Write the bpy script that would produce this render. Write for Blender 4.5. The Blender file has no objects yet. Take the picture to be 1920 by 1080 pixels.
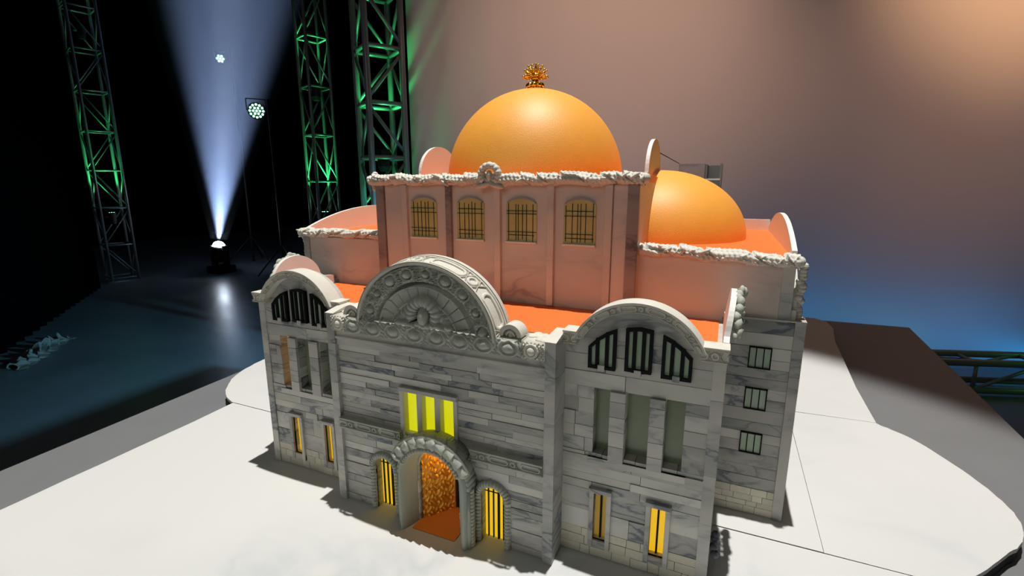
import bpy, math, random
from mathutils import Vector, Matrix
from math import sin, cos, pi, sqrt, radians as R

random.seed(7)
S = bpy.context.scene
COL = S.collection

# ------------------------------------------------------------------ camera, exposure, world, main lights
YAW, PITCH, ROLL, F_PX = .4138, -.2076, -.0005, 908.1
CAM = Vector((.4813, -.7167, .6693))
FW = Vector((-sin(YAW) * cos(PITCH), cos(YAW) * cos(PITCH), sin(PITCH)))
RT = FW.cross(Vector((0, 0, 1))).normalized()
UP = RT.cross(FW)
cd = bpy.data.cameras.new('camera'); cam = bpy.data.objects.new('camera', cd); COL.objects.link(cam)
cam.matrix_world = Matrix.Translation(CAM) @ Matrix((RT, UP, -FW)).transposed().to_4x4()
cd.sensor_width = 36; cd.lens = 36 * F_PX / 1920; cd.clip_start = .01; cd.clip_end = 60
S.camera = cam
S.view_settings.view_transform = 'Standard'; S.view_settings.look = 'None'
S.view_settings.exposure = 0; S.view_settings.gamma = 1
try: S.view_settings.use_curve_mapping = False
except Exception: pass
S.cycles.use_denoising = True
S.cycles.volume_bounces = 0
S.cycles.max_bounces = 7; S.cycles.diffuse_bounces = 4
S.cycles.sample_clamp_indirect = 6
w = bpy.data.worlds.new('world'); S.world = w; w.use_nodes = True
w.node_tree.nodes['Background'].inputs[0].default_value = (.35, .4, .5, 1)
w.node_tree.nodes['Background'].inputs[1].default_value = .012
FLOOR = -.78

def lamp(name, kind, loc, target, power, color, **kw):
    d = bpy.data.lights.new(name, kind); o = bpy.data.objects.new(name, d); COL.objects.link(o)
    d.energy = power; d.color = color; o.location = loc
    if target is not None:
        o.rotation_euler = (Vector(target) - Vector(loc)).to_track_quat('-Z', 'Y').to_euler()
    for k, v in kw.items(): setattr(d, k, v)
    return o

def cpt(px, py, dep):                        # a place seen at that pixel, at that depth (for measuring the room)
    d = FW * F_PX + RT * (px - 960) - UP * (py - 540)
    return CAM + d * (dep / F_PX)

# key: white stage spot high above and slightly behind the model
lamp('key_spot', 'SPOT', (.30, .36, 7.0), (-.02, -.10, 0), 2350, (1, .975, .94), spot_size=R(30.5), spot_blend=.22, shadow_soft_size=.04)
# soft frontal fill of the hall
lamp('front_fill', 'AREA', (-.3, -3.6, 2.3), (0, .2, .3), 18, (1, .98, .9), shape='RECTANGLE', size=2.5, size_y=1.6)
# cool low light crossing the stage floor from the right
lamp('floor_light', 'SPOT', (0, 2.36, .45), (-4.6, 1.1, -.78), 480, (.26, .70, 1), spot_size=R(66), spot_blend=.9, shadow_soft_size=.03)

# ------------------------------------------------------------------ object helpers
class G:
    def __init__(s): s.v = []; s.f = []; s.r = []
    def quad_box(s, x0, x1, y0, y1, z0, z1, r=0.):
        n = len(s.v)
        s.v += [(x, y, z) for x in (x0, x1) for y in (y0, y1) for z in (z0, z1)]
        for f in ((0, 1, 3, 2), (4, 6, 7, 5), (0, 4, 5, 1), (2, 3, 7, 6), (0, 2, 6, 4), (1, 5, 7, 3)):
            s.f.append(tuple(n + i for i in f)); s.r.append(r)
        return s
    def prism(s, poly, d0, d1, axis='y', r=0.):
        # poly: 2D outline (x,z) for axis y, (y,z) for axis x, (x,y) for axis z
        m = {'y': lambda a, b, d: (a, d, b), 'x': lambda a, b, d: (d, a, b), 'z': lambda a, b, d: (a, b, d)}[axis]
        n = len(s.v); k = len(poly)
        s.v += [m(a, b, d0) for a, b in poly] + [m(a, b, d1) for a, b in poly]
        s.f.append(tuple(n + i for i in range(k))); s.f.append(tuple(n + k + i for i in reversed(range(k))))
        for i in range(k):
            j = (i + 1) % k; s.f.append((n + i, n + k + i, n + k + j, n + j))
        s.r += [r] * (k + 2)
        return s
    def band(s, inner, outer, d0, d1, axis='y', r=0.):
        # strip between two matching outlines, extruded (arches, rims, rings left open at both ends)
        for i in range(len(inner) - 1):
            s.prism([inner[i], inner[i + 1], outer[i + 1], outer[i]], d0, d1, axis, r)
        return s
    def grid(s, nu, nv, fn, wrap=False, r=0.):
        n = len(s.v); cu = nu if wrap else nu + 1
        for i in range(cu):
            for j in range(nv + 1): s.v.append(tuple(fn(i / nu, j / nv)))
        for i in range(nu):
            for j in range(nv):
                a = n + (i % cu) * (nv + 1) + j; b = n + ((i + 1) % cu) * (nv + 1) + j
                s.f.append((a, b, b + 1, a + 1)); s.r.append(r)
        return s
    def tube(s, pts, rad, n=8, r=0.):
        pts = [Vector(p) for p in pts]
        rads = rad if isinstance(rad, (list, tuple)) else [rad] * len(pts)
        b0 = len(s.v); up = None
        for i, p in enumerate(pts):
            t = (pts[min(i + 1, len(pts) - 1)] - pts[max(i - 1, 0)]).normalized()
            if up is None:
                up = Vector((0, 0, 1)) if abs(t.z) < .9 else Vector((1, 0, 0))
            a = t.cross(up).normalized(); up = a.cross(t)
            for k in range(n):
                q = 2 * pi * k / n
                s.v.append(tuple(p + (a * cos(q) + up * sin(q)) * rads[i]))
        for i in range(len(pts) - 1):
            for k in range(n):
                k2 = (k + 1) % n
                s.f.append((b0 + i * n + k, b0 + i * n + k2, b0 + (i + 1) * n + k2, b0 + (i + 1) * n + k)); s.r.append(r)
        s.f.append(tuple(b0 + k for k in reversed(range(n)))); s.f.append(tuple(b0 + (len(pts) - 1) * n + k for k in range(n)))
        s.r += [r, r]
        return s
    def ball(s, c, rx, ry=None, rz=None, nu=12, nv=8, rot=None, r=0.):
        ry = rx if ry is None else ry; rz = rx if rz is None else rz
        c = Vector(c)
        def f(u, v):
            a = 2 * pi * u; b = pi * (v - .5)
            p = Vector((rx * cos(b) * cos(a), ry * cos(b) * sin(a), rz * sin(b)))
            if rot is not None: p = rot @ p
            return c + p
        return s.grid(nu, nv, f, True, r)
    def lathe(s, c, prof, n=24, r=0.):
        c = Vector(c)
        def f(u, v):
            k = v * (len(prof) - 1); i = min(int(k + 1e-6), len(prof) - 1)
            return c + Vector((prof[i][0] * cos(2 * pi * u), prof[i][0] * sin(2 * pi * u), prof[i][1]))
        return s.grid(n, len(prof) - 1, f, True, r)
    def build(s, name, m, parent=None, smooth=False, bevel=0., loc=None):
        me = bpy.data.meshes.new(name)
        if loc is not None:
            me.from_pydata([(a - loc[0], b - loc[1], c - loc[2]) for a, b, c in s.v], [], s.f)
        else:
            me.from_pydata(s.v, [], s.f)
        at = me.attributes.new('rnd', 'FLOAT', 'FACE'); at.data.foreach_set('value', s.r)
        me.materials.append(m)
        if smooth: me.polygons.foreach_set('use_smooth', [True] * len(me.polygons))
        me.update()
        o = bpy.data.objects.new(name, me); COL.objects.link(o)
        if loc is not None: o.location = loc
        if parent is not None: o.parent = parent
        if bevel:
            b = o.modifiers.new('bevel', 'BEVEL'); b.width = bevel; b.segments = 2; b.limit_method = 'ANGLE'
        return o

def tag(o, label=None, cat=None, group=None, kind=None):
    for k, v in (('label', label), ('category', cat), ('group', group), ('kind', kind)):
        if v: o[k] = v
    return o
def empty(name, loc=(0, 0, 0), rz=0):
    o = bpy.data.objects.new(name, None); COL.objects.link(o); o.location = loc; o.rotation_euler.z = rz
    o.empty_display_size = .05
    return o
def kids(o): return [c for c in bpy.data.objects if c.parent == o]
def copy_tree(o, parent=None):
    c = o.copy(); COL.objects.link(c); c.parent = parent
    for ch in kids(o): copy_tree(ch, c)
    return c

# ------------------------------------------------------------------ materials
def mat(name):
    m = bpy.data.materials.new(name); m.use_nodes = True
    nt = m.node_tree; b = nt.nodes['Principled BSDF']
    return m, nt, b
def plain(name, col, rough=.6, metal=0., emit=None, es=0., spec=.5, bump=0., bscale=200., var=0.):
    m, nt, b = mat(name)
    b.inputs['Base Color'].default_value = (*col, 1); b.inputs['Roughness'].default_value = rough
    b.inputs['Metallic'].default_value = metal; b.inputs['Specular IOR Level'].default_value = spec
    if emit: b.inputs['Emission Color'].default_value = (*emit, 1); b.inputs['Emission Strength'].default_value = es
    tc = nt.nodes.new('ShaderNodeTexCoord')
    if bump:
        n = nt.nodes.new('ShaderNodeTexNoise'); n.inputs['Scale'].default_value = bscale; n.inputs['Detail'].default_value = 5
        nt.links.new(tc.outputs['Object'], n.inputs['Vector'])
        bp = nt.nodes.new('ShaderNodeBump'); bp.inputs['Strength'].default_value = bump; bp.inputs['Distance'].default_value = .002
        nt.links.new(n.outputs['Fac'], bp.inputs['Height']); nt.links.new(bp.outputs['Normal'], b.inputs['Normal'])
    if var:
        n = nt.nodes.new('ShaderNodeTexNoise'); n.inputs['Scale'].default_value = bscale / 12; n.inputs['Detail'].default_value = 6
        nt.links.new(tc.outputs['Object'], n.inputs['Vector'])
        mx = nt.nodes.new('ShaderNodeMix'); mx.data_type = 'RGBA'
        mx.inputs[6].default_value = (*[c * (1 - var) for c in col], 1); mx.inputs[7].default_value = (*[min(1, c * (1 + var)) for c in col], 1)
        nt.links.new(n.outputs['Fac'], mx.inputs[0]); nt.links.new(mx.outputs[2], b.inputs['Base Color'])
    return m
def marble(name, base, vein, scale=9., amount=.8, rough=.45, spread=.12):
    m, nt, b = mat(name); N = nt.nodes; L = nt.links
    tc = N.new('ShaderNodeTexCoord'); at = N.new('ShaderNodeAttribute'); at.attribute_name = 'rnd'
    cb = N.new('ShaderNodeCombineXYZ'); L.new(at.outputs['Fac'], cb.inputs[0]); L.new(at.outputs['Fac'], cb.inputs[2])
    sc = N.new('ShaderNodeVectorMath'); sc.operation = 'SCALE'; sc.inputs['Scale'].default_value = 7.
    L.new(cb.outputs[0], sc.inputs[0])
    ad = N.new('ShaderNodeVectorMath'); L.new(tc.outputs['Object'], ad.inputs[0]); L.new(sc.outputs[0], ad.inputs[1])
    mp = N.new('ShaderNodeMapping'); mp.inputs['Rotation'].default_value = (0, R(35), 0); mp.inputs['Scale'].default_value = (1, 1, 2.6)
    L.new(ad.outputs[0], mp.inputs[0])
    n1 = N.new('ShaderNodeTexNoise'); n1.inputs['Scale'].default_value = scale; n1.inputs['Detail'].default_value = 7; n1.inputs['Distortion'].default_value = 1.2
    L.new(mp.outputs[0], n1.inputs['Vector'])
    n2 = N.new('ShaderNodeTexNoise'); n2.inputs['Scale'].default_value = scale * .45; n2.inputs['Detail'].default_value = 4
    L.new(mp.outputs[0], n2.inputs['Vector'])
    # thin veins where the noise crosses its middle value
    s1 = N.new('ShaderNodeMath'); s1.operation = 'SUBTRACT'; s1.inputs[1].default_value = .5; L.new(n1.outputs['Fac'], s1.inputs[0])
    s2 = N.new('ShaderNodeMath'); s2.operation = 'ABSOLUTE'; L.new(s1.outputs[0], s2.inputs[0])
    r1 = N.new('ShaderNodeMapRange'); r1.inputs['From Min'].default_value = 0; r1.inputs['From Max'].default_value = .05
    r1.inputs['To Min'].default_value = 1; r1.inputs['To Max'].default_value = 0; L.new(s2.outputs[0], r1.inputs['Value'])
    r2 = N.new('ShaderNodeMapRange'); r2.inputs['From Min'].default_value = .42; r2.inputs['From Max'].default_value = .66; L.new(n2.outputs['Fac'], r2.inputs['Value'])
    mu = N.new('ShaderNodeMath'); mu.operation = 'MULTIPLY'; L.new(r1.outputs[0], mu.inputs[0]); mu.inputs[1].default_value = .75
    m2 = N.new('ShaderNodeMath'); m2.operation = 'MULTIPLY'; L.new(mu.outputs[0], m2.inputs[0]); L.new(r2.outputs[0], m2.inputs[1])
    m3 = N.new('ShaderNodeMath'); m3.operation = 'MULTIPLY_ADD'; L.new(r2.outputs[0], m3.inputs[0]); m3.inputs[1].default_value = .55; L.new(m2.outputs[0], m3.inputs[2])
    m4 = N.new('ShaderNodeMath'); m4.operation = 'MULTIPLY'; m4.use_clamp = True; L.new(m3.outputs[0], m4.inputs[0]); m4.inputs[1].default_value = amount
    mx = N.new('ShaderNodeMix'); mx.data_type = 'RGBA'; mx.inputs[6].default_value = (*base, 1); mx.inputs[7].default_value = (*vein, 1)
    L.new(m4.outputs[0], mx.inputs[0])
    # each slab is a slightly different piece of stone
    wn = N.new('ShaderNodeTexWhiteNoise'); wn.noise_dimensions = '1D'; L.new(at.outputs['Fac'], wn.inputs['W'])
    rv = N.new('ShaderNodeMapRange'); rv.inputs['To Min'].default_value = 1 - spread; rv.inputs['To Max'].default_value = 1 + spread; L.new(wn.outputs['Value'], rv.inputs['Value'])
    hv = N.new('ShaderNodeHueSaturation'); L.new(rv.outputs[0], hv.inputs['Value']); L.new(mx.outputs[2], hv.inputs['Color'])
    L.new(hv.outputs[0], b.inputs['Base Color']); b.inputs['Roughness'].default_value = rough
    return m

M_MARB = marble('grey_marble', (.56, .55, .49), (.12, .14, .17), 9, 1.05, spread=.22)
M_MARB2 = marble('pale_marble', (.57, .555, .50), (.17, .19, .21), 8, .95, spread=.1)
M_PIL = marble('dark_veined_marble', (.34, .28, .26), (.10, .08, .10), 10, 1., spread=.1)
M_TOWER = marble('smooth_marble', (.68, .60, .54), (.30, .25, .27), 4, .7, spread=.04)
M_PLAS = plain('carved_plaster', (.46, .475, .41), .75, var=.25, bump=.4, bscale=350)
M_PORT = plain('greenish_jamb_plaster', (.36, .40, .33), .65, bump=.3, bscale=200, var=.12)
M_PLAS2 = plain('cream_plaster', (.66, .64, .56), .7, bump=.3, bscale=260, var=.15)
M_BOARD = plain('primed_board', (.80, .77, .72), .6, bump=.1, bscale=120, var=.05)
M_ROOF = plain('orange_paint', (.82, .175, .03), .5, bump=.15, bscale=160, var=.06)
M_DOME = plain('amber_paint', (.95, .41, .055), .5, bump=.25, bscale=420, var=.04, spec=.5)
M_BLACK = plain('black_frame', (.006, .006, .008), .6, spec=.15)
M_GLASSG = plain('green_glass', (.40, .52, .38), .25, var=.25, bscale=160)
M_GLASSD = plain('dim_green_glass', (.21, .25, .16), .2, var=.25, bscale=120)
M_OLIVE = plain('olive_glass', (.54, .48, .19), .35, var=.2, bscale=200)
M_YEL = plain('lit_yellow_pane', (.08, .08, .01), .4, emit=(.62, .62, .004), es=1.)
M_YELA = plain('lit_warm_yellow_pane', (.08, .06, .01), .4, emit=(.80, .50, .003), es=1.)
M_YEL2 = plain('lit_amber_pane', (.1, .07, .01), .4, emit=(.85, .48, .004), es=.9)
M_YEL3 = plain('faintly_lit_pane', (.3, .22, .06), .4, emit=(.9, .5, .03), es=.17)
M_YEL4 = plain('dim_orange_pane', (.3, .18, .05), .4, emit=(.9, .38, .02), es=.4)
M_BRICK = marble('pale_brick', (.66, .64, .52), (.40, .38, .30), 20, .4, .7, .1)
M_GOLD = plain('gold_metal', (1., .62, .12), .27, 1.)
M_GOLDR = plain('gold_relief', (.85, .42, .05), .35, .5, bump=.4, bscale=150)
M_ORFL = plain('vestibule_floor', (.75, .25, .04), .6, bump=.2, bscale=80)
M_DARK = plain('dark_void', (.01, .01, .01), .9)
M_PLAT = marble('white_plaster_slab', (.66, .655, .63), (.44, .48, .50), 2.2, .75, .75, .0)
M_TABLE = plain('grey_table_top', (.185, .19, .195), .55, bump=.1, bscale=90, var=.08)
M_STEEL = plain('painted_truss_metal', (.22, .23, .23), .4, .3)
M_BODY = plain('black_fixture_body', (.008, .008, .009), .6)
M_CLOTH = plain('grey_cyclorama_cloth', (.55, .55, .55), .9, bump=.1, bscale=40)
M_DRAPE = plain('black_drape_cloth', (.0015, .0015, .0018), .95, spec=0.)
M_WALL = plain('black_wall', (.004, .004, .005), .9, spec=0.)
M_SHEET = plain('crumpled_sheet', (.2, .21, .19), .5)
M_GREENLED = plain('green_led', (.1, .8, .4), .3, emit=(.3, 1., .55), es=9)
M_WHITELED = plain('white_lens', (.8, .9, 1), .2, emit=(.75, .85, 1.), es=60)
M_DIRT = plain('dark_resin', (.06, .06, .07), .6)

def floor_mat():
    m, nt, b = mat('glossy_stage_floor'); N = nt.nodes; L = nt.links
    tc = N.new('ShaderNodeTexCoord'); n = N.new('ShaderNodeTexNoise'); n.inputs['Scale'].default_value = 1.3; n.inputs['Detail'].default_value = 8
    L.new(tc.outputs['Object'], n.inputs['Vector'])
    mx = N.new('ShaderNodeMix'); mx.data_type = 'RGBA'; mx.inputs[6].default_value = (.09, .11, .12, 1); mx.inputs[7].default_value = (.2, .23, .25, 1)
    L.new(n.outputs['Fac'], mx.inputs[0]); L.new(mx.outputs[2], b.inputs['Base Color'])
    r = N.new('ShaderNodeMapRange'); r.inputs['To Min'].default_value = .22; r.inputs['To Max'].default_value = .42
    L.new(n.outputs['Fac'], r.inputs['Value']); L.new(r.outputs[0], b.inputs['Roughness'])
    n2 = N.new('ShaderNodeTexNoise'); n2.inputs['Scale'].default_value = 9; n2.inputs['Detail'].default_value = 4; L.new(tc.outputs['Object'], n2.inputs['Vector'])
    bp = N.new('ShaderNodeBump'); bp.inputs['Strength'].default_value = .15; bp.inputs['Distance'].default_value = .01
    L.new(n2.outputs['Fac'], bp.inputs['Height']); L.new(bp.outputs['Normal'], b.inputs['Normal'])
    return m
M_FLOOR = floor_mat()

# ------------------------------------------------------------------ the room
tag(G().quad_box(-14, 8, -5, 14, FLOOR - .1, FLOOR).build('floor', M_FLOOR), kind='structure')
tag(G().quad_box(-14, 8, 13.9, 14, FLOOR, 9).build('wall_back', M_WALL), kind='structure')
tag(G().quad_box(-14, -13.9, -5, 13.9, FLOOR, 9).build('wall_left', M_WALL), kind='structure')
tag(G().quad_box(7.9, 8, -5, 13.9, FLOOR, 9).build('wall_right', M_WALL), kind='structure')

# cyclorama: one tall cloth, its left edge beside the near truss, wrapping softly towards the right
HR = RT.copy(); HF = Vector((-HR.y, HR.x, 0))
c0 = cpt(772, 300, 4.25); c0.z = 0
def cyc_pt(u, z, off=0):
    s = u * 6.6
    bend = max(0, s - 4.4)
    wv = .018 * sin(s * 21) * math.exp(-s * 1.6) + .012 * sin(s * 5)
    p = c0 + HR * (s - .12 * bend ** 2) - HF * (.10 * s + .22 * bend ** 2 + wv - off)
    return (p.x, p.y, z)
g = G(); NU = 160
for off, flip in ((0, 0), (.012, 1)):
    g.grid(NU, 10, lambda u, v: cyc_pt(u, FLOOR + .02 + v * 5.0, off))
n1 = (NU + 1) * 11
for i in (0, NU):
    for j in range(10):
        a = i * 11 + j; g.f.append((a, a + 1, a + 1 + n1, a + n1)); g.r.append(0)
for i in range(NU):
    for j in (0, 10):
        a = i * 11 + j; g.f.append((a, a + 11, a + 11 + n1, a + n1)); g.r.append(0)
tag(g.build('cyclorama', M_CLOTH, smooth=True), 'tall grey cyclorama cloth behind the model, washed pink above and blue below', 'backdrop')

mid = Vector(cyc_pt(.42, 0))
def cyc_world(s, d, z):                       # a place d metres in front of the cloth
    p = c0 + HR * s - HF * (.10 * s + d); return (p.x, p.y, z)
lamp('cyclorama_warm_wash', 'SPOT', cyc_world(4.2, 3.4, 3.3), cyc_world(4.75, 0, 2.75), 600, (1, .52, .24), spot_size=R(50), spot_blend=1., shadow_soft_size=.2)
lamp('cyclorama_pink_wash', 'SPOT', cyc_world(1.6, 3.4, 3.3), cyc_world(1.7, 0, 1.75), 370, (1, .55, .38), spot_size=R(56), spot_blend=1., shadow_soft_size=.2)
lamp('cyclorama_amber_wash', 'SPOT', cyc_world(4.4, 3.4, 3.3), cyc_world(4.4, 0, 1.4), 200, (1, .52, .36), spot_size=R(50), spot_blend=1., shadow_soft_size=.2)
lamp('cyclorama_blue_wash', 'AREA', cyc_world(3.0, .48, FLOOR + .10), cyc_world(3.0, 0, -.25), 9.5, (.02, .38, .95), shape='RECTANGLE', size=5.6, size_y=.10)

# black side drape, pleated
d0, d1 = Vector((-4.1, .25, 0)), Vector((-7.72, 3.12, 0))
dd = (d1 - d0); dn = Vector((-dd.y, dd.x, 0)).normalized()
g = G()
def drape(off):
    def f(u, v):
        p = d0 + dd * u + dn * (.05 * sin(u * 150) + off); return (p.x, p.y, FLOOR + .01 + v * 5.2)
    return f
g.grid(300, 4, drape(0)); g.grid(300, 4, drape(.02))
tag(g.build('stage_drape', M_DRAPE, smooth=True), 'black pleated stage drape hanging at the far left', 'curtain')
# crumpled plastic at its foot
def crump(u, v):
    p = Vector((-4.70, 1.00, 0)).lerp(Vector((-5.35, 1.62, 0)), u) + Vector((.16, .12, 0)) * (v - .3)
    h = .05 * abs(sin(u * 23 + v * 4) * cos(u * 11 - v * 7)) * (1 - abs(2 * v - 1)) + .05 * (1 - abs(2 * v - 1)) * (.4 + .6 * sin(u * 3.1) ** 2)
    return (p.x + .02 * sin(u * 60), p.y + .02 * cos(v * 20 + u * 31), FLOOR + .004 + h * (.7 + .5 * sin(u * 41 + v * 13)))
g = G().grid(90, 16, crump)
tag(g.build('plastic_sheet', M_SHEET, smooth=False), 'crumpled pale sheet lying on the floor at the foot of the black drape', 'sheet')

# ------------------------------------------------------------------ lighting trusses
def rod(name, a, b, r, parent, n=8, m=None):
    return G().tube([a, b], r, n).build(name, m or M_STEEL, parent, smooth=True)
def truss(loc, rz, side, cell, n, rc, rb, label, phase=0, gap=()):
    t = empty('lighting_truss', loc, rz); tag(t, label, 'truss')
    h = side / 2; cs = [(-h, -h), (h, -h), (h, h), (-h, h)]
    for x, y in cs: rod('chord', (x, y, 0), (x, y, n * cell), rc, t, 10)
    G().quad_box(-h - .06, h + .06, -h - .06, h + .06, 0, .012).build('base_plate', M_STEEL, t)
    for k in range(n + 1):
        z = .05 if k == 0 else k * cell - (.03 if k == n else 0)
        for i in range(4):
            a, b = cs[i], cs[(i + 1) % 4]
            rod('rung', (*a, z), (*b, z), rb, t, 6)
            if k < n:
                p, q = (a, b) if (k + i // 2 + phase) % 2 else (b, a)
                rod('diagonal_brace', (*p, z + .03), (*q, (k + 1) * cell - .03), rb * .8, t, 6)
    return t
def at_floor(px, py, dep):
    p = cpt(px, py, dep); return (p.x, p.y, FLOOR)
T3 = at_floor(714, 195, 4.0); T2 = at_floor(594, 195, 5.35); T1 = (-8.22, 3.72, FLOOR)
truss(T3, YAW + R(33), .29, .42, 11, .025, .018, 'thick box lighting truss standing at the left edge of the cyclorama')
truss(T2, YAW + R(45), .24, .50, 10, .017, .011, 'slimmer box lighting truss in the middle, left of the thick one', 1)
truss(T1, YAW + R(52), .34, .56, 11, .020, .012, 'far left lighting truss standing beside the black drape')

# horizontal truss lying behind the table at the right, in front of the cloth foot
hs = cyc_world(2.7, .66, FLOOR + .135)
t = empty('floor_truss', hs, 0); t.rotation_euler.z = math.atan2((HR - HF * .10).y, (HR - HF * .10).x)
tag(t, 'truss lying on the floor below the cyclorama at the right, tinted green', 'truss')
for y, z in ((-.10, -.10), (.10, -.10), (.10, .10), (-.10, .10)):
    rod('chord', (0, y, z), (3.6, y, z), .025, t, 10)
for k in range(9):
    x = .2 + k * .42
    rod('rung', (x, -.10, -.10), (x, -.10, .10), .013, t, 6); rod('rung', (x, -.10, .10), (x, .10, .10), .013, t, 6)
    if k < 8:
        rod('diagonal_brace', (x, -.10, -.10 if k % 2 else .10), (x + .42, -.10, .10 if k % 2 else -.10), .012, t, 6)
        rod('diagonal_brace', (x, -.10 if k % 2 else .10, .10), (x + .42, .10 if k % 2 else -.10, .10), .012, t, 6)
rod('foot', (.4, -.15, -.125), (.4, .15, -.125), .01, t); rod('foot', (3.2, -.15, -.125), (3.2, .15, -.125), .01, t)

# ------------------------------------------------------------------ LED lamps
def par(loc, target, label, r=.10, es_mat=M_GREENLED, group=None, hang=None, nled=7):
    """round LED can: body, yoke, lens cells; faces target"""
    t = empty('led_par_light', loc); tag(t, label, 'stage light', group)
    q = (Vector(target) - Vector(loc)).to_track_quat('-Z', 'Y'); t.rotation_mode = 'QUATERNION'; t.rotation_quaternion = q
    G().lathe((0, 0, 0), [(0.001, .16), (r * .7, .16), (r * .95, .12), (r * 1.05, .02), (r * 1.08, -.02), (r * .98, -.02), (r * .98, 0), (.001, 0)], 24).build('housing', M_BODY, t, smooth=False)
    for s_ in (-1, 1): rod('yoke', (s_ * r * 1.15, 0, .05), (s_ * r * 1.15, r * 1.5, .05), .008, t)
    rod('yoke', (-r * 1.15, r * 1.5, .05), (r * 1.15, r * 1.5, .05), .008, t)
    sp = [(0, 0)] + [(r * .62 * cos(i * pi / 3), r * .62 * sin(i * pi / 3)) for i in range(6)]
    ds = .24
    if nled > 7: ds = .135; sp = [(0, 0)] + [(r * .40 * cos(i * pi / 3), r * .40 * sin(i * pi / 3)) for i in range(6)] + [(r * .80 * cos(i * pi / 6), r * .80 * sin(i * pi / 6)) for i in range(12)]
    if False: sp += [(r * .8 * cos(i * pi / 3 + pi / 6), r * .8 * sin(i * pi / 3 + pi / 6)) for i in range(6)]
    for x, y in sp:
        G().ball((x, y, -.008), r * ds, r * ds, .012, 10, 6).build('led_lens', es_mat, t, smooth=True)
    return t
GR = (.04, 1., .25)
GL1 = cpt(413, 110, 8.6); GL2 = cpt(481, 208, 7.4)
par(GL1, CAM, 'upper green stage light glowing inside the top of the white beam', .075, group=None)
par(GL2, CAM, 'lower green stage light with visible round LEDs, right of the white beam', .115, nled=13)
# bracket pole carrying the two green lights
t = empty('lighting_stand', (GL2.x, GL2.y + .22, FLOOR)); tag(t, 'dark stand carrying the lower green stage light', 'stand')
rod('pole', (0, 0, 0), (0, 0, GL2.z - FLOOR + .2), .02, t, 8, M_BODY)
for k in range(3):
    a = k * 2.1; rod('leg', (0, 0, .5), (.4 * cos(a), .4 * sin(a), .01), .012, t, 8, M_BODY)
t = empty('lighting_stand', (GL1.x, GL1.y + .22, FLOOR)); tag(t, 'tall dark stand carrying the upper green stage light', 'stand')
rod('pole', (0, 0, 0), (0, 0, GL1.z - FLOOR + .2), .02, t, 8, M_BODY)
for k in range(3):
    a = k * 2.1; rod('leg', (0, 0, .5), (.45 * cos(a), .45 * sin(a), .01), .012, t, 8, M_BODY)

# green LED cans inside the trusses, shining up and down the chords
def can_in(T, z, up, power, label, r=.05):
    p = Vector((T[0], T[1], z)); tg = p + Vector((0, 0, 1 if up else -1))
    par(p, tg + Vector((.001, 0, 0)), label, r)
    lamp('truss_green_glow', 'SPOT', p + Vector((0, 0, .05)), tg, power, GR, spot_size=R(64), spot_blend=.5, shadow_soft_size=.02)
can_in(T3, .95, True, 42., 'small green light high inside the thick truss')
can_in(T3, -.3, True, 42., 'small green light low inside the thick truss')
can_in(T2, .36, True, 60., 'small green light near the foot of the slimmer truss')
can_in(T2, 1.75, True, 40., 'small green light high inside the slimmer truss')
can_in(T1, .25, True, 70., 'small green light low inside the far left truss')
can_in(T1, 2.9, True, 60., 'small green light high inside the far left truss')
pg = Vector(cyc_world(5.9, .66, FLOOR + .13))
par(pg, pg + Vector((.001, 0, 1)), 'small green light inside the truss lying on the floor', .05)
lamp('floor_truss_green_glow', 'SPOT', Vector(cyc_world(5.7, 1.5, .1)), cyc_world(4.4, .66, FLOOR + .2), 8, GR, spot_size=R(34), spot_blend=.5, shadow_soft_size=.02)

# white moving head on the floor, throwing the beam up through the haze
LP = cpt(410, 460, 8.2)
t = empty('moving_head_light', (LP.x, LP.y, FLOOR)); tag(t, 'moving head spotlight on the floor throwing the white beam upward', 'stage light')
tilt = cpt(462, 0, 8.0); bd = (tilt - LP).normalized()
bd = (bd - FW * .12).normalized()
G().quad_box(-.16, .16, -.16, .16, 0, .12).build('base', M_BODY, t, bevel=.01)
for s_ in (-1, 1): G().quad_box(s_ * .15 - .02, s_ * .15 + .02, -.05, .05, .12, LP.z - FLOOR).build('arm', M_BODY, t, bevel=.008)
hq = bd.to_track_quat('Z', 'Y').to_matrix()
g = G(); o3 = Vector((0, 0, LP.z - FLOOR - .02))
pr = [(.001, -.26), (.08, -.26), (.115, -.2), (.12, -.02), (.10, 0), (.09, 0), (.09, -.012), (.001, -.012)]
g.grid(24, len(pr) - 1, lambda u, v: o3 + hq @ Vector((pr[round(v * 7)][0] * cos(2 * pi * u), pr[round(v * 7)][0] * sin(2 * pi * u), pr[round(v * 7)][1])), True)
g.build('head', M_BODY, t)
G().ball(o3 + hq @ Vector((0, 0, .0)), .095, .095, .09, 20, 10, hq).build('lens', M_WHITELED, t, smooth=True)
lamp('beam_spot', 'SPOT', LP + bd * .10, LP + bd * 3, 9500, (.42, .58, 1), spot_size=R(31), spot_blend=.8, shadow_soft_size=.03)
lamp('beam_core', 'SPOT', LP + bd * .10, LP + bd * 3, 6000, (.7, .82, 1), spot_size=R(11), spot_blend=1., shadow_soft_size=.03)
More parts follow.
